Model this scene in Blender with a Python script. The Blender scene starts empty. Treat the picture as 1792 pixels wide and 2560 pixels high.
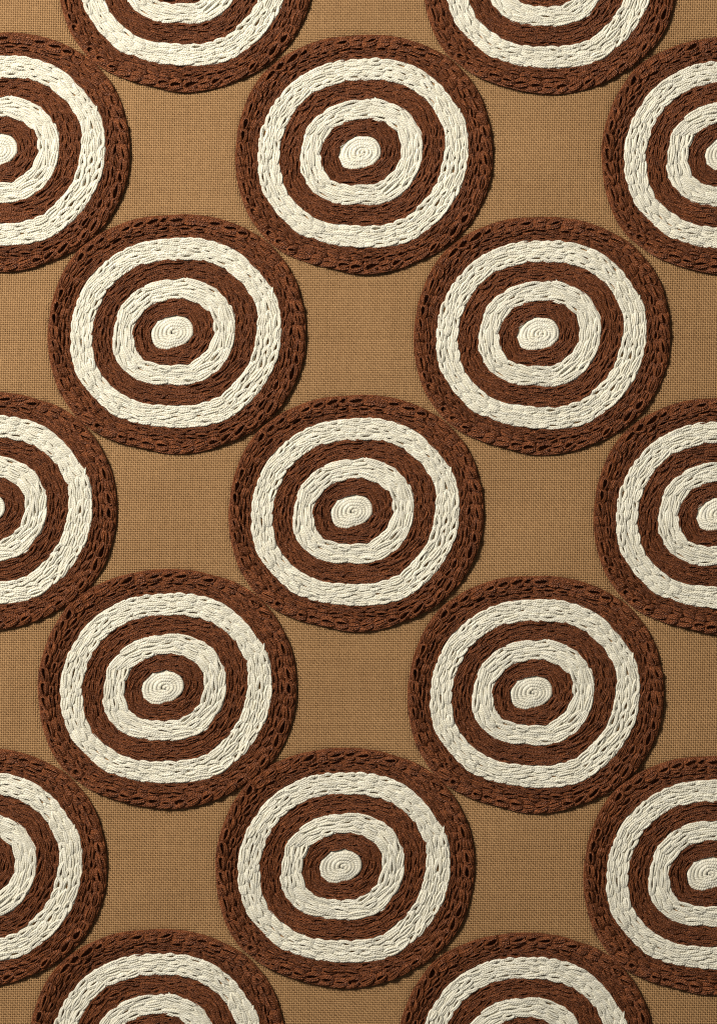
import bpy, math, random
import numpy as np

# ------------------------------------------------------------------ camera, world, lights, exposure
PX = 1e-4                       # one photograph pixel is a tenth of a millimetre on the cloth
W, H = 1792, 2560
sc = bpy.context.scene
C = sc.collection

cam_d = bpy.data.cameras.new('camera')
cam_d.sensor_fit = 'VERTICAL'
cam_d.sensor_height = 36.0
cam_d.lens = 80.0
cam_d.clip_start = 0.01
cam_d.clip_end = 20.0
cam = bpy.data.objects.new('camera', cam_d)
cam.location = (0, 0, H * PX * cam_d.lens / 36.0 + 0.001)
C.objects.link(cam)
sc.camera = cam

world = bpy.data.worlds.new('World')
sc.world = world
world.use_nodes = True
bg = world.node_tree.nodes['Background']
bg.inputs[0].default_value = (1.0, 0.97, 0.92, 1)
bg.inputs[1].default_value = 0.105

def area_light(name, loc, target, size, watts, col):
    d = bpy.data.lights.new(name, 'AREA')
    d.shape = 'DISK'
    d.size = size
    d.energy = watts
    d.color = col
    o = bpy.data.objects.new(name, d)
    o.location = loc
    v = np.array(target, float) - np.array(loc, float)
    from mathutils import Vector
    o.rotation_euler = Vector(v).to_track_quat('-Z', 'Y').to_euler()
    C.objects.link(o)
    return o

area_light('window_lamp', (-0.45, 0.42, 0.56), (-0.02, 0.02, 0), 0.24, 11.2, (1.0, 0.95, 0.87))

sc.cycles.filter_width = 1.15
sc.cycles.sample_clamp_direct = 3.0
sc.cycles.sample_clamp_indirect = 2.0
sc.cycles.use_denoising = False          # the weave and the twist are as fine as the pixels
sc.view_settings.view_transform = 'Standard'
sc.view_settings.look = 'None'
sc.view_settings.exposure = 0.0
sc.view_settings.gamma = 1.0
sc.view_settings.use_curve_mapping = False

# ------------------------------------------------------------------ materials
def new_mat(name):
    m = bpy.data.materials.new(name)
    m.use_nodes = True
    nt = m.node_tree
    return m, nt, nt.nodes, nt.links, nt.nodes['Principled BSDF']

def thread_mat(name, dark, light, rough, spec, sheen, twist=0.6, fuzz=0.5, deep=0.9):
    """Plied thread: the twist is a fine relief that winds round each strand (UV), with uneven dye."""
    m, nt, N, L, bs = new_mat(name)
    uv = N.new('ShaderNodeUVMap'); uv.uv_map = 'thread'
    sep = N.new('ShaderNodeSeparateXYZ'); L.new(uv.outputs[0], sep.inputs[0])
    add = N.new('ShaderNodeMath'); add.operation = 'ADD'
    L.new(sep.outputs[0], add.inputs[0]); L.new(sep.outputs[1], add.inputs[1])
    nw = N.new('ShaderNodeTexNoise'); nw.inputs['Scale'].default_value = 0.9; nw.inputs['Detail'].default_value = 2
    L.new(uv.outputs[0], nw.inputs[0])
    wob = N.new('ShaderNodeMath'); wob.operation = 'MULTIPLY_ADD'; wob.inputs[1].default_value = 1.3
    L.new(nw.outputs[0], wob.inputs[0]); L.new(add.outputs[0], wob.inputs[2])
    mul = N.new('ShaderNodeMath'); mul.operation = 'MULTIPLY'; mul.inputs[1].default_value = 2 * math.pi
    L.new(wob.outputs[0], mul.inputs[0])
    sn = N.new('ShaderNodeMath'); sn.operation = 'SINE'; L.new(mul.outputs[0], sn.inputs[0])
    b1 = N.new('ShaderNodeBump'); b1.inputs['Strength'].default_value = twist
    b1.inputs['Distance'].default_value = deep * PX
    L.new(sn.outputs[0], b1.inputs['Height'])
    # loose fibres: noise stretched along the strand
    mp = N.new('ShaderNodeMapping'); mp.inputs['Scale'].default_value = (0.7, 9.0, 1)
    L.new(uv.outputs[0], mp.inputs[0])
    nz = N.new('ShaderNodeTexNoise'); nz.inputs['Scale'].default_value = 1.6; nz.inputs['Detail'].default_value = 3
    L.new(mp.outputs[0], nz.inputs[0])
    b2 = N.new('ShaderNodeBump'); b2.inputs['Strength'].default_value = fuzz
    b2.inputs['Distance'].default_value = 0.5 * PX
    L.new(nz.outputs[0], b2.inputs['Height']); L.new(b1.outputs[0], b2.inputs['Normal'])
    L.new(b2.outputs[0], bs.inputs['Normal'])
    # dye: slow drift along the strand and fibre to fibre
    nd = N.new('ShaderNodeTexNoise'); nd.inputs['Scale'].default_value = 0.22; nd.inputs['Detail'].default_value = 2
    L.new(uv.outputs[0], nd.inputs[0])
    mx = N.new('ShaderNodeMath'); mx.operation = 'MULTIPLY_ADD'
    mx.inputs[1].default_value = 0.5
    L.new(nz.outputs[0], mx.inputs[0])
    m2 = N.new('ShaderNodeMath'); m2.operation = 'MULTIPLY'; m2.inputs[1].default_value = 0.5
    L.new(nd.outputs[0], m2.inputs[0]); L.new(m2.outputs[0], mx.inputs[2])
    cr = N.new('ShaderNodeValToRGB')
    cr.color_ramp.elements[0].position = 0.40; cr.color_ramp.elements[0].color = (*dark, 1)
    cr.color_ramp.elements[1].position = 0.62; cr.color_ramp.elements[1].color = (*light, 1)
    L.new(mx.outputs[0], cr.inputs[0])
    oi = N.new('ShaderNodeObjectInfo')                       # stitch to stitch the dye took a little differently
    mr = N.new('ShaderNodeMapRange'); mr.inputs['To Min'].default_value = 0.90; mr.inputs['To Max'].default_value = 1.04
    L.new(oi.outputs['Random'], mr.inputs[0])
    hs = N.new('ShaderNodeHueSaturation'); L.new(mr.outputs[0], hs.inputs['Value'])
    L.new(cr.outputs[0], hs.inputs['Color'])
    L.new(hs.outputs[0], bs.inputs['Base Color'])
    bs.inputs['Roughness'].default_value = rough
    bs.inputs['Specular IOR Level'].default_value = spec
    bs.inputs['Specular Tint'].default_value = (*[min(1.0, 0.32 + 0.68 * (c / max(light))) for c in light], 1)
    bs.inputs['Sheen Weight'].default_value = sheen
    bs.inputs['Sheen Roughness'].default_value = 0.5
    return m

M_CREAM = thread_mat('cream_thread', (0.71, 0.66, 0.515), (0.85, 0.815, 0.68), 0.6, 0.25, 0.05, 0.5, 0.4)
_b = M_CREAM.node_tree.nodes['Principled BSDF']                 # pale cotton lets a little light through
_b.inputs['Subsurface Weight'].default_value = 0.35
_b.inputs['Subsurface Radius'].default_value = (0.9, 0.9, 0.9)
_b.inputs['Subsurface Scale'].default_value = 5.0 * PX
M_BROWN = thread_mat('brown_thread', (0.060, 0.016, 0.005), (0.38, 0.120, 0.040), 0.40, 0.9, 0.0, 1.0, 1.0, 1.6)

def linen_mat(name, a, b):
    m, nt, N, L, bs = new_mat(name)
    tc = N.new('ShaderNodeTexCoord')
    nz = N.new('ShaderNodeTexNoise'); nz.inputs['Scale'].default_value = 900; nz.inputs['Detail'].default_value = 2
    L.new(tc.outputs['Object'], nz.inputs[0])
    nl = N.new('ShaderNodeTexNoise'); nl.inputs['Scale'].default_value = 34; nl.inputs['Detail'].default_value = 3
    L.new(tc.outputs['Object'], nl.inputs[0])
    mx = N.new('ShaderNodeMath'); mx.operation = 'MULTIPLY_ADD'; mx.inputs[1].default_value = 0.6
    m2 = N.new('ShaderNodeMath'); m2.operation = 'MULTIPLY'; m2.inputs[1].default_value = 0.4
    L.new(nl.outputs[0], m2.inputs[0]); L.new(nz.outputs[0], mx.inputs[0]); L.new(m2.outputs[0], mx.inputs[2])
    cr = N.new('ShaderNodeValToRGB')
    cr.color_ramp.elements[0].position = 0.3; cr.color_ramp.elements[0].color = (*a, 1)
    cr.color_ramp.elements[1].position = 0.7; cr.color_ramp.elements[1].color = (*b, 1)
    L.new(mx.outputs[0], cr.inputs[0]); L.new(cr.outputs[0], bs.inputs['Base Color'])
    bp = N.new('ShaderNodeBump'); bp.inputs['Strength'].default_value = 0.5; bp.inputs['Distance'].default_value = 6 * PX
    L.new(nl.outputs[0], bp.inputs['Height']); L.new(bp.outputs[0], bs.inputs['Normal'])
    bs.inputs['Roughness'].default_value = 0.7
    bs.inputs['Specular IOR Level'].default_value = 0.25
    return m

M_LINEN = linen_mat('linen', (0.298, 0.163, 0.066), (0.390, 0.224, 0.096))

# ------------------------------------------------------------------ mesh helpers (numpy, pixel units until the end)
def mesh_from(name, V, F, mat, UV=None, smooth=True):
    """V (n,3) in metres, F (m,4) quads, UV (n,2) per vertex."""
    V = np.asarray(V, np.float32); F = np.asarray(F, np.int32)
    me = bpy.data.meshes.new(name)
    me.vertices.add(len(V)); me.vertices.foreach_set('co', V.ravel())
    me.loops.add(F.size); me.loops.foreach_set('vertex_index', F.ravel())
    me.polygons.add(len(F))
    me.polygons.foreach_set('loop_start', np.arange(0, F.size, 4, dtype=np.int32))
    if smooth:
        me.polygons.foreach_set('use_smooth', np.ones(len(F), bool))
    if UV is not None:
        l = me.uv_layers.new(name='thread')
        l.data.foreach_set('uv', np.asarray(UV, np.float32)[F.ravel()].ravel())
    me.update(calc_edges=True)
    me.materials.append(mat)
    return me

def obj(name, data, parent=None, loc=(0, 0, 0)):
    o = bpy.data.objects.new(name, data)
    o.location = loc
    if parent is not None:
        o.parent = parent
    C.objects.link(o)
    return o

ARC = np.radians([-25, 35, 90, 145, 205])          # open strand section, seen from above

def strand(path, rad, pitch=5.0, u0=0.0, flat=1.0, arc=ARC, closed=False):
    """A strand of thread along path (n,3) in pixels; returns V, F, UV."""
    P = np.asarray(path, float)
    n = len(P)
    T = (np.roll(P, -1, 0) - np.roll(P, 1, 0)) if closed else np.gradient(P, axis=0)
    T /= np.linalg.norm(T, axis=1)[:, None] + 1e-9
    S = np.stack([-T[:, 1], T[:, 0], np.zeros(n)], 1)
    S /= np.linalg.norm(S, axis=1)[:, None] + 1e-9
    U = np.cross(T, S)
    U[U[:, 2] < 0] *= -1
    rad = np.broadcast_to(np.asarray(rad, float), (n,))
    k = len(arc)
    V = (P[:, None, :] + S[:, None, :] * (np.cos(arc)[None, :] * rad[:, None])[..., None]
         + U[:, None, :] * (np.sin(arc)[None, :] * rad[:, None] * flat)[..., None])
    d = np.concatenate([[0], np.cumsum(np.linalg.norm(np.diff(P, axis=0), axis=1))])
    UV = np.stack([np.repeat(d / pitch + u0, k), np.tile(arc / (2 * math.pi) * 2.8, n)], 1)
    m = n if closed else n - 1
    i = np.arange(m)[:, None] * k
    j = ((np.arange(m) + 1) % n)[:, None] * k
    q = np.arange(k - 1)[None, :]
    F = np.stack([i + q, j + q, j + q + 1, i + q + 1], -1).reshape(-1, 4)
    return V.reshape(-1, 3), F, UV

def join(parts):
    Vs, Fs, Us, o = [], [], [], 0
    for V, F, U in parts:
        Vs.append(V); Fs.append(F + o); Us.append(U); o += len(V)
    return np.concatenate(Vs), np.concatenate(Fs), np.concatenate(Us)

# ------------------------------------------------------------------ outlines of the motif
Z = 2.3632                       # the outlines were measured on an enlargement; origin of the motif at ORG
ORG = np.array([770.0, 755.0])
EDGE = {
 'rim': [(820,65),(950,75),(1080,108),(1190,148),(1295,212),(1380,302),(1455,410),(1500,520),(1525,640),(1531,760),(1525,880),(1494,1000),(1450,1100),(1390,1190),(1300,1272),(1200,1345),(1100,1393),(980,1435),(860,1460),(740,1465),(620,1440),(500,1407),(395,1370),(295,1308),(195,1228),(118,1140),(75,1050),(45,950),(30,850),(25,720),(40,620),(70,520),(110,420),(170,330),(250,245),(340,182),(450,122),(560,85),(700,68)],
 'cream_out': [(770,208),(880,205),(1000,225),(1090,260),(1180,318),(1260,400),(1322,492),(1358,528),(1378,600),(1391,700),(1388,800),(1376,880),(1340,980),(1292,1058),(1238,1132),(1145,1215),(1070,1268),(950,1300),(820,1312),(700,1302),(600,1293),(520,1270),(445,1243),(385,1222),(318,1150),(258,1088),(208,1018),(170,930),(158,850),(161,760),(172,650),(205,558),(250,470),(310,392),(380,328),(460,275),(540,240),(640,216)],
 'cream_in': [(720,330),(800,334),(880,330),(980,350),(1075,388),(1115,430),(1180,480),(1212,550),(1242,592),(1256,640),(1254,720),(1240,800),(1222,880),(1195,950),(1160,1000),(1100,1062),(1038,1128),(960,1160),(850,1182),(740,1178),(640,1178),(560,1160),(484,1130),(440,1100),(382,1052),(340,1000),(310,950),(296,880),(284,800),(290,720),(311,640),(340,570),(380,500),(432,448),(500,390),(570,362),(640,345)],
 'ring_out': [(770,445),(850,438),(920,460),(1000,495),(1050,528),(1082,582),(1118,635),(1123,730),(1112,820),(1095,882),(1055,930),(1018,992),(930,1040),(840,1062),(740,1055),(640,1052),(560,1032),(508,1000),(450,950),(412,880),(407,780),(425,690),(450,605),(500,550),(550,505),(620,470),(700,450)],
 'ring_in': [(700,568),(790,556),(860,560),(930,602),(985,640),(1001,720),(990,790),(970,850),(922,890),(860,937),(790,942),(700,945),(622,930),(560,895),(535,830),(525,770),(545,690),(580,630),(640,592)],
 'eye': [(780,657),(850,672),(882,720),(882,772),(850,808),(760,838),(700,851),(652,830),(630,780),(642,720),(692,675)],
}
NA = 1440
ANG = np.arange(NA) * 2 * math.pi / NA

def radial(pts, smooth):
    p = (np.array(pts, float) - ORG) / Z
    p[:, 1] *= -1
    a = np.arctan2(p[:, 1], p[:, 0]); r = np.hypot(p[:, 0], p[:, 1])
    o = np.argsort(a); a, r = a[o], r[o]
    a = np.concatenate([a - 2 * math.pi, a, a + 2 * math.pi]); r = np.tile(r, 3)
    R = np.interp(np.where(ANG > math.pi, ANG - 2 * math.pi, ANG), a, r)
    k = np.exp(-0.5 * (np.arange(-60, 61) / smooth) ** 2); k /= k.sum()
    return np.convolve(np.concatenate([R[-60:], R, R[:60]]), k, 'valid')

RAD = {k: radial(v, 18 if k == 'rim' else 4) for k, v in EDGE.items()}
# neighbours pull each other's rims together: the outline swells towards the four touching points
for deg, reach in ((44, 319.0), (136, 314.0), (224, 319.0), (316, 314.0)):
    i = int(deg / 360 * NA)
    da = np.abs((ANG - math.radians(deg) + math.pi) % (2 * math.pi) - math.pi)
    RAD['rim'] = RAD['rim'] + max(0.0, reach - RAD['rim'][i]) * np.exp(-(da / 0.26) ** 2)
RAD['eye'] = RAD['eye'] * 1.05

def ring_path(R):
    return np.stack([R * np.cos(ANG), R * np.sin(ANG)], 1)

def sample_ring(R, extra, s):
    """Position, tangent, normal (outwards) and row half width at arc length s of a closed ring (clockwise)."""
    P = ring_path(R)[::-1]
    e = extra[::-1]
    Pc = np.concatenate([P, P[:1]])
    d = np.concatenate([[0], np.cumsum(np.linalg.norm(np.diff(Pc, axis=0), axis=1))])
    Lt = d[-1]
    T = np.roll(P, -4, 0) - np.roll(P, 4, 0)
    T /= np.linalg.norm(T, axis=1)[:, None]
    ss = np.mod(s, Lt)
    f = lambda a: np.interp(ss, d, np.concatenate([a, a[:1]]))
    p = np.stack([f(P[:, 0]), f(P[:, 1])], -1)
    t = np.stack([f(T[:, 0]), f(T[:, 1])], -1)
    t /= np.linalg.norm(t, axis=-1, keepdims=True)
    n = np.stack([-t[..., 1], t[..., 0]], -1)
    return p, t, n, f(e)

def ring_len(R):
    P = ring_path(R)
    return np.linalg.norm(P - np.roll(P, 1, 0), axis=1).sum()

PHI = np.linspace(0.0, 2 * math.pi, 21)

def tear(m):
    y = np.sin(PHI) * np.abs(np.sin(PHI / 2)) ** m
    return y / y.max()

# strands of a stitch: share of the row's half width, fullness at the base, thickness, head, base (in stitch lengths)
FULL = [(0.77, tear(0.48), 3.3, 1.11, -0.27), (0.30, tear(2.0), 2.9, 0.98, -0.25)]
FINE = [(0.84, tear(0.25), 2.2, 1.13, -0.35), (0.56, tear(0.7), 2.1, 1.06, -0.33), (0.30, tear(2.0), 2.0, 0.96, -0.30)]
BEAD = [(0.82, tear(0.32), 2.5, 1.07, -0.20), (0.56, tear(0.6), 2.3, 1.00, -0.17), (0.28, tear(1.3), 2.2, 0.92, -0.12)]
LAID = ([-0.35, -0.08, 0.15, 0.60, 0.92, 1.13], [0.20, 0.85, 1.0, 0.98, 0.72, 0.25])
ROUND = ([-0.20, 0.02, 0.22, 0.60, 0.90, 1.08], [-0.08, 0.58, 1.0, 1.0, 0.62, 0.0])

def chain_stitch(R, half, s0, Ls, rng, z0, lift, open_, fat, mess, kind=FINE, prof_of=LAID, turn=0.0):
    """One chain stitch: a teardrop loop of plied strands pulled straight between its two needle holes, its base
    tucked into the loop before it; the gap opens near the head."""
    parts = []
    skew = turn + float(np.clip(rng.normal(0, 0.07) * mess, -0.14, 0.14))
    side = float(np.clip(rng.normal(0, 0.55) * mess, -1.3, 1.3))
    wid = rng.uniform(0.92, 1.10)
    hole = open_ * rng.choice([0.3, 0.8, 1.2, 1.5, 1.8])
    u00 = rng.uniform(0, 400)
    zz = lift * rng.uniform(0.8, 1.2)
    lean = rng.normal(0, 0.8) * mess
    e, _t, _n, _h = sample_ring(R, half, np.array([s0, s0 + Ls]))
    chord = e[1] - e[0]
    cn = np.array([-chord[1], chord[0]]) / (np.linalg.norm(chord) + 1e-9)
    last = len(kind) - 1
    for k, (share, shape, thick, head, base) in enumerate(kind):
        rs = fat * thick * rng.uniform(0.92, 1.08)
        head = head + rng.normal(0, 0.02) * mess
        u = base + (head - base) * 0.5 * (1 - np.cos(PHI))
        prof = np.interp(u, *prof_of)
        p, t, n, hw = sample_ring(R, half, s0 + u * Ls)
        hw = hw * wid
        y = shape * (np.maximum(hw * share * hole, 0.8) if k == last else hw * share * rng.uniform(0.95, 1.05))
        y = y + side + skew * (u - 0.5) * Ls
        y = y + 0.3 * mess * np.sin(PHI * rng.integers(1, 4) + rng.uniform(0, 6.28))
        flatp = e[0] + chord * u[:, None]
        pos = (0.12 * p + 0.88 * flatp) + cn * y[:, None]
        z = z0 + zz * prof + 0.5 * k * (1 - 0.5 * prof) + lean * np.sign(shape) * prof * 0.5
        if prof_of is ROUND:
            z = z + (0.0, 1.0, 1.2)[k] * np.clip(prof, 0, 1)
        z = z + rng.normal(0, 0.3) * mess
        path = np.concatenate([pos, z[:, None]], 1)
        parts.append(strand(path, rs * (0.86 + 0.14 * np.clip(prof, 0, 1)), 6.0, u00 + k * 37.3, 0.68 if kind is FULL else 0.85))
    return join(parts)

def row_stitches(Rin, Rout, j, n, Ls, rng, **kw):
    a = Rin + (Rout - Rin) * (j / n); b = Rin + (Rout - Rin) * ((j + 1) / n)
    R = (a + b) / 2; half = (b - a) / 2
    Lt = ring_len(R)
    cnt = max(6, int(round(Lt / Ls)))
    step = Lt / cnt
    off = rng.uniform(0, step)
    jit = rng.uniform(-0.17, 0.17, cnt) * step
    out = []
    for i in range(cnt):
        s = off + i * step + jit[i]
        e = off + (i + 1) * step + (jit[(i + 1) % cnt])
        out.append(chain_stitch(R, half, s, e - s, rng, **kw))
    return out

def underlay(Rin, Rout, z, mat, name):
    """The padded bed the stitches lie on."""
    step = 10
    idx = np.arange(0, NA, step)
    cols, n = [], len(idx)
    prof = [(-0.02, 0.3), (0.06, 0.85), (0.3, 1.0), (0.7, 1.0), (0.94, 0.85), (1.02, 0.3)]
    V, UV = [], []
    for f, h in prof:
        R = Rin[idx] + (Rout[idx] - Rin[idx]) * f
        V.append(np.stack([R * np.cos(ANG[idx]), R * np.sin(ANG[idx]), np.full(n, z * h)], 1))
        UV.append(np.stack([ANG[idx] * 60, np.full(n, f * 6.0)], 1))
    V = np.concatenate(V); UV = np.concatenate(UV)
    i = np.arange(n)
    F = np.concatenate([np.stack([k * n + i, (k + 1) * n + i, (k + 1) * n + (i + 1) % n, k * n + (i + 1) % n], 1) for k in range(len(prof) - 1)])
    return mesh_from(name, V * PX, F, mat, UV)

def spiral_mesh(rng):
    turns = rng.uniform(5.4, 6.2)
    a = np.linspace(0, 1, 330)
    th = -a * turns * 2 * math.pi + rng.uniform(0, 6.28)
    Rb = np.interp(np.mod(th, 2 * math.pi), np.concatenate([ANG, [2 * math.pi]]), np.concatenate([RAD['eye'], RAD['eye'][:1]]))
    f = a ** 0.85
    wob = 1 + 0.03 * np.sin(th * 2.3 + 1) * f
    rr = (Rb * f - 4.4 * f) * wob
    z = 3.6 + 1.4 * (1 - f ** 2) + 0.5 * np.sin(a * 63) + 0.4 * np.sin(a * 140 + 2)
    z[-16:] -= np.linspace(0, 3.5, 16)
    rad = np.interp(f, [0, 0.12, 0.4, 1.0], [5.2, 5.2, 6.2, 6.4])
    rad[-16:] *= np.linspace(1, 0.5, 16)
    return strand(np.stack([rr * np.cos(th), rr * np.sin(th), z], 1), rad, 6.0, 11.0, 0.55)

def wavy_ring(R, off, z, rad, rng, amp):
    idx = np.arange(0, NA, 6)[::-1]
    w = sum(amp / k * np.sin(k * 9 * ANG[idx] + rng.uniform(0, 6.28)) for k in (1, 2, 3))
    zz = z + 0.8 * np.sin(31 * ANG[idx] + rng.uniform(0, 6.28))
    r = R[idx] + off + w
    return strand(np.stack([r * np.cos(ANG[idx]), r * np.sin(ANG[idx]), zz], 1), rad, 5.0, rng.uniform(0, 99), 1.0, closed=True)

def padding(Rin, Rout, rng):
    """Laid threads under a cream band: they fill it everywhere but along the middle of each chain row."""
    parts = []
    for f in (0.03, 0.085, 0.25, 0.305, 0.365, 0.418, 0.582, 0.635, 0.695, 0.75, 0.915, 0.97):
        R = Rin + (Rout - Rin) * f
        parts.append(wavy_ring(R, 0.0, 4.6, 3.0, rng, 0.35))
    V, F, U = join(parts)
    return mesh_from('cream_band', V * PX, F, M_CREAM, U)

def fibres(rng, Rin, Rout):
    """Loose fibre ends that stand off the brown rim."""
    parts = []
    for _ in range(420):
        i = rng.integers(0, NA)
        f = 1.0 if rng.random() < 0.45 else rng.uniform(0.05, 1.0)
        r = Rin[i] + (Rout[i] - Rin[i]) * f
        p = np.array([r * math.cos(ANG[i]), r * math.sin(ANG[i])])
        d = ANG[i] + rng.choice([-1, 1]) * rng.uniform(0.6, 1.6)
        ln = rng.uniform(5, 16); bend = rng.normal(0, 0.9)
        q = np.linspace(0, 1, 5)
        x = p[0] + ln * np.cumsum(np.cos(d + bend * q)) / 5; y = p[1] + ln * np.cumsum(np.sin(d + bend * q)) / 5
        z = (3 if f > 0.97 else 8) + 3.0 * np.sin(q * 2.6) * rng.uniform(0.2, 1.3)
        parts.append(strand(np.stack([x, y, z], 1), 0.36 * (1.0 - 0.6 * q), 5.0, rng.uniform(0, 90), 1.0, arc=np.radians([-90, 30, 150, 270])))
    V, F, U = join(parts)
    return mesh_from('loose_fibres', V * PX, F, M_BROWN, U)

# ------------------------------------------------------------------ three sewn versions of the motif (meshes shared by the roundels)
def sew(seed):
    rng = np.random.default_rng(seed)
    d = {}
    rim, co, ci, ro, ri, eye = (RAD[k] for k in ('rim', 'cream_out', 'cream_in', 'ring_out', 'ring_in', 'eye'))
    def single(st, mat):
        V, F, U = st
        c = V.mean(0); c[2] = 0
        return mesh_from('stitch', (V - c) * PX, F, mat, U), tuple(c * PX)
    def mass(sts, name):
        V, F, U = join(sts)
        return mesh_from(name, V * PX, F, M_BROWN, U)
    # outermost brown band: plump twisted chain on the rim, two flatter rows inside it
    R0 = rim - 3.5
    mid = co + (R0 - co) * 0.56
    d['rim'] = [single(s, M_BROWN) for s in row_stitches(mid, R0, 0, 1, 33, rng, z0=2.2, lift=7.2, open_=1.25, fat=1.06, mess=1.9, kind=BEAD, prof_of=ROUND, turn=0.16)]
    rows = row_stitches(co - 1, mid, 0, 2, 28, rng, z0=2.4, lift=4.8, open_=0.9, fat=0.70, mess=2.2)
    rows += row_stitches(co, mid + 1, 1, 2, 29, rng, z0=2.2, lift=6.0, open_=1.3, fat=0.86, mess=2.2, prof_of=ROUND)
    d['rim_rows'] = mass(rows, 'stitch_rows')
    V = [wavy_ring(rim, -2.6, 3.6, 2.7, rng, 0.8), wavy_ring(rim, -5.6, 5.0, 2.3, rng, 0.9)]
    d['cord'] = [mesh_from('edge_cord', v[0] * PX, v[1], M_BROWN, v[2]) for v in V]
    d['rim_bed'] = underlay(co, rim - 4, 2.6, M_BROWN, 'brown_band')
    # cream band
    d['cream'] = []
    for j in range(3):
        d['cream'] += [single(s, M_CREAM) for s in row_stitches(ci, co, j, 3, 30, rng, z0=3.0, lift=5.4, open_=1.0, fat=1.0, mess=1.4, kind=FULL)]
    d['cream_pad'] = padding(ci, co, rng); d['cream_bed'] = underlay(ci, co, 3.4, M_LINEN, 'cloth_ground')
    # middle brown band
    rows = []
    for j in range(3):
        rows += row_stitches(ro - 1, ci + 1, j, 3, 30, rng, z0=2.4, lift=5.2, open_=1.0, fat=0.78, mess=2.4)
    d['mid_rows'] = mass(rows, 'stitch_rows')
    d['mid_bed'] = underlay(ro, ci, 4.4, M_BROWN, 'brown_band')
    # inner cream band
    d['ring'] = []
    for j in range(3):
        d['ring'] += [single(s, M_CREAM) for s in row_stitches(ri, ro, j, 3, 37, rng, z0=3.0, lift=5.4, open_=1.05, fat=1.0, mess=1.5, kind=FULL)]
    d['ring_pad'] = padding(ri, ro, rng); d['ring_bed'] = underlay(ri, ro, 3.4, M_LINEN, 'cloth_ground')
    # inner brown band
    rows = []
    for j in range(3):
        rows += row_stitches(eye - 2, ri + 1, j, 3, 30, rng, z0=2.2, lift=5.0, open_=0.9, fat=0.72, mess=2.3)
    d['core_rows'] = mass(rows, 'stitch_rows')
    d['core_bed'] = underlay(eye - 3, ri, 4.2, M_BROWN, 'brown_band')
    d['fuzz'] = fibres(rng, co, rim)
    d['tail'] = []
    for pts in (((844, 437), (864, 450), (888, 474)), ((1345, 508), (1344, 540), (1340, 580))):
        q = (np.array(pts, float) - ORG) / Z * np.array([1, -1]) + rng.normal(0, 1.4, (3, 2))
        t = np.linspace(0, 1, 9)
        x = np.interp(t, [0, .5, 1], q[:, 0]); y = np.interp(t, [0, .5, 1], q[:, 1])
        V, F, U = strand(np.stack([x, y, 7.5 + 2.0 * np.sin(t * 3.0)], 1), 2.6 * (0.55 + 0.45 * np.sin(np.pi * (0.15 + 0.7 * t))), 6.0, rng.uniform(0, 90), 0.9)
        d['tail'].append(mesh_from('thread_tail', V * PX, F, M_CREAM, U))
    V, F, U = spiral_mesh(rng)
    d['eye'] = mesh_from('cream_spiral', V * PX, F, M_CREAM, U)
    return d

VERSIONS = [sew(11), sew(23), sew(47)]

# ------------------------------------------------------------------ where the roundels stand (photograph pixels / 1.1151)
D = 1.11512
ROUNDELS = [
 (412, -64, 1.000, 'brown and cream roundel cut off by the top edge, the left of two'),
 (1229, -58, 1.000, 'brown and cream roundel cut off by the top edge, the right of two'),
 (-1.5, 337, 1.010, 'brown and cream roundel cut off by the left edge, topmost of three'),
 (812, 342, 1.010, 'brown and cream roundel, topmost of the three in the middle column'),
 (1632.5, 346, 1.008, 'brown and cream roundel cut off by the right edge, topmost of three'),
 (392.5, 745.5, 1.012, 'whole brown and cream roundel left of the middle column, the upper one'),
 (1211.5, 749, 1.006, 'whole brown and cream roundel right of the middle column, the upper one'),
 (-29.5, 1142.5, 1.006, 'brown and cream roundel cut off by the left edge, middle of three'),
 (794.4, 1147.4, 1.000, 'brown and cream roundel at the very centre of the cloth'),
 (1612.5, 1153.5, 1.000, 'brown and cream roundel cut off by the right edge, middle of three'),
 (371, 1542.5, 1.014, 'whole brown and cream roundel left of the middle column, the lower one'),
 (1197, 1554, 1.004, 'whole brown and cream roundel right of the middle column, the lower one'),
 (-53.5, 1942.5, 1.012, 'brown and cream roundel cut off by the left edge, lowest of three'),
 (769.5, 1944, 1.016, 'brown and cream roundel, lowest of the three in the middle column'),
 (1592.5, 1960, 1.010, 'brown and cream roundel cut off by the right edge, lowest of three'),
 (348, 2349, 1.010, 'brown and cream roundel cut off by the bottom edge, the left of two'),
 (1174, 2356, 1.006, 'brown and cream roundel cut off by the bottom edge, the right of two'),
]
rnd = random.Random(5)
PLACES = []
for k, (dx, dy, s, lab) in enumerate(ROUNDELS):
    PLACES.append((dx * D, dy * D, s, math.radians(rnd.uniform(-1.6, 1.6)), k % 3, lab))

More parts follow.
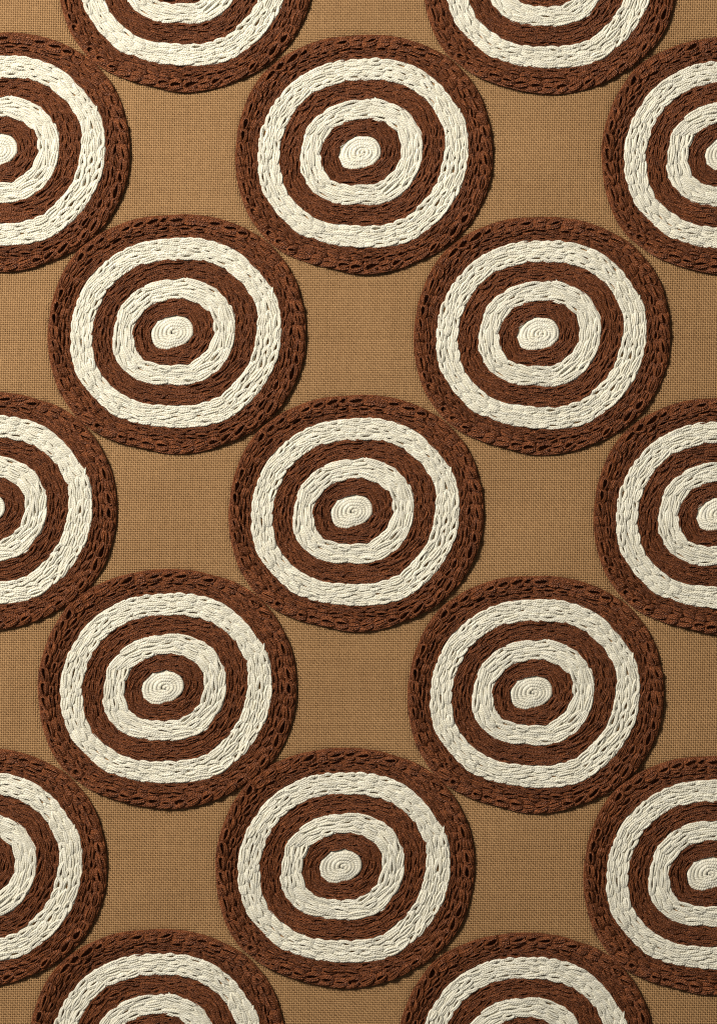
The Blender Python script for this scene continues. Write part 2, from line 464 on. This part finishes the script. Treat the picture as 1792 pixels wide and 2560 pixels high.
# ------------------------------------------------------------------ the ground cloth: every float of the plain weave is modelled
def cloth():
    P = 5.6
    MX, MY = 170, 170
    ni = int((W + 2 * MX) / P); nj = int((H + 2 * MY) / P)
    rng = np.random.default_rng(3)
    I, J = np.meshgrid(np.arange(ni), np.arange(nj), indexing='ij')
    X = -MX + I * P; Y = -MY + J * P
    # the cloth leans a little and its threads wander
    def wander(n, amp, seed):
        r = np.random.default_rng(seed)
        return np.convolve(r.normal(0, amp, n + 40), np.ones(3) / 3, 'same')[20:20 + n]
    dx = wander(ni, 0.18, 1)[:, None] + 1.6 * np.sin(Y / 310 + X / 700) + 0.8 * np.sin(Y / 97 + X / 210 + 1)
    dy = wander(nj, 0.18, 2)[None, :] + 1.8 * np.sin(X / 290 - Y / 640) + 0.8 * np.sin(X / 110 + Y / 260)
    X = X + dx - 0.026 * (Y - H / 2) + rng.normal(0, 0.09, X.shape)
    Y = Y + dy + 0.006 * (X - W / 2) + rng.normal(0, 0.09, X.shape)
    keep = np.ones(X.shape, bool)
    near = np.full(X.shape, 1e6)
    for (cx, cy, s, rz, v, _l) in PLACES:
        ax, ay = X - cx, cy - Y
        a = np.mod(np.arctan2(ay, ax) - rz, 2 * math.pi)
        gap = np.hypot(ax, ay) - RAD['rim'][(a / (2 * math.pi) * NA).astype(int) % NA] * s
        keep &= gap > -16
        near = np.minimum(near, gap)
    # the sewing draws the cloth down beside each rim and leaves it slightly wavy between
    sag = (1.5 * np.sin(X / 61 + Y / 83) + 1.3 * np.sin(X / 47 - Y / 39 + 2) + 0.9 * np.sin(Y / 24 + X / 133) - 4.5 * np.exp(-np.maximum(near, 0) / 16.0)
           + 1.2 * np.sin(np.maximum(near, 0) / 9.0) * np.exp(-np.maximum(near, 0) / 40.0))
    warp = ((I + J) % 2 == 0)
    wx = (np.random.default_rng(8).normal(1.0, 0.05, ni))[:, None] * np.ones_like(X)
    wy = (np.random.default_rng(9).normal(1.0, 0.05, nj))[None, :] * np.ones_like(X)
    a_u = np.array([-0.78, -0.30, 0.30, 0.78])           # along the float, in pitches
    a_z = np.array([-0.9, 0.9, 0.9, -0.9])
    b_v = np.array([-0.30, 0.0, 0.30])                # across
    b_z = np.array([-0.9, 0.1, -0.9])
    out = []
    for is_warp in (True, False):
        m = keep & (warp == is_warp)
        x, y = X[m], Y[m]
        wd = (wx if is_warp else wy)[m] * rng.normal(1.0, 0.03, m.sum())
        hz = rng.normal(1.0, 0.12, m.sum())
        tilt = rng.normal(0, 0.025, m.sum())
        n = len(x)
        al = (a_u[None, :, None] * P) * np.ones((n, 1, 3))
        ac = (b_v[None, None, :] * P) * wd[:, None, None] * np.ones((1, 4, 1)) + al * tilt[:, None, None]
        zz = (a_z[None, :, None] * hz[:, None, None] + b_z[None, None, :] + 0.9 + sag[m][:, None, None])
        if is_warp:
            vx, vy = x[:, None, None] + ac, y[:, None, None] + al
        else:
            vx, vy = x[:, None, None] + al, y[:, None, None] - ac
        V = np.stack([(vx - W / 2), (H / 2 - vy), zz], -1).reshape(-1, 3)
        q = []
        for a in range(3):
            for b in range(2):
                q.append([a * 3 + b, (a + 1) * 3 + b, (a + 1) * 3 + b + 1, a * 3 + b + 1])
        F = (np.arange(n)[:, None, None] * 12 + np.array(q)[None]).reshape(-1, 4)
        if is_warp:
            F = F[:, ::1]
        out.append((V, F, np.zeros((len(V), 2))))
    # lower layer: the cloth goes on beyond the picture, under the sewing
    e = 3200
    Vb = np.array([[-e, -e, -14.0], [e, -e, -14.0], [e, e, -14.0], [-e, e, -14.0]], float)
    out.append((Vb, np.array([[0, 1, 2, 3]]), np.zeros((4, 2))))
    V, F, U = join(out)
    o = obj('tan_cloth', mesh_from('tan_cloth', V * PX, F, M_LINEN))
    o['kind'] = 'structure'
    o['label'] = 'tan plain woven linen cloth under the embroidery'
    return o

cloth()

# ------------------------------------------------------------------ the embroidered roundels
def to_world(x, y):
    return ((x - W / 2) * PX, (H / 2 - y) * PX)

for (cx, cy, s, rz, v, lab) in PLACES:
    d = VERSIONS[v]
    wx, wy = to_world(cx, cy)
    t = bpy.data.objects.new('embroidered_roundel', None)
    t.empty_display_size = 0.01
    t.location = (wx, wy, (0.0, 1.2, 0.5)[v] * PX)
    t.rotation_euler = (0, 0, rz)
    t.scale = (s, s, 1)
    t['label'] = lab
    t['category'] = 'embroidery'
    t['group'] = 'chain stitched roundels on the tan cloth'
    C.objects.link(t)
    def band(mesh, label):
        o = obj(mesh.name.split('.')[0], mesh, t)
        o['label'] = label
        return o
    def stitches(lst, parent):
        for me, c in lst:
            obj('stitch', me, parent, c)
    def mass(me, parent):
        o = obj('stitch_rows', me, parent)
        o['kind'] = 'stuff'
    b = band(d['rim_bed'], 'wide brown band on the rim, thick chain stitches')
    stitches(d['rim'], b); mass(d['rim_rows'], b)
    for me in d['cord']:
        obj('edge_cord', me, b)
    obj('loose_fibres', d['fuzz'], b)['kind'] = 'stuff'
    b = band(d['cream_pad'], 'large cream band of three chain stitch rows')
    stitches(d['cream'], b)
    obj('cloth_ground', d['cream_bed'], b); obj('thread_tail', d['tail'][1], b)
    b = band(d['mid_bed'], 'brown band between the two cream bands')
    mass(d['mid_rows'], b)
    b = band(d['ring_pad'], 'small cream band of three chain stitch rows')
    stitches(d['ring'], b)
    obj('cloth_ground', d['ring_bed'], b); obj('thread_tail', d['tail'][0], b)
    b = band(d['core_bed'], 'narrow brown band around the cream eye')
    mass(d['core_rows'], b)
    o = band(d['eye'], 'cream eye wound as a tight spiral')
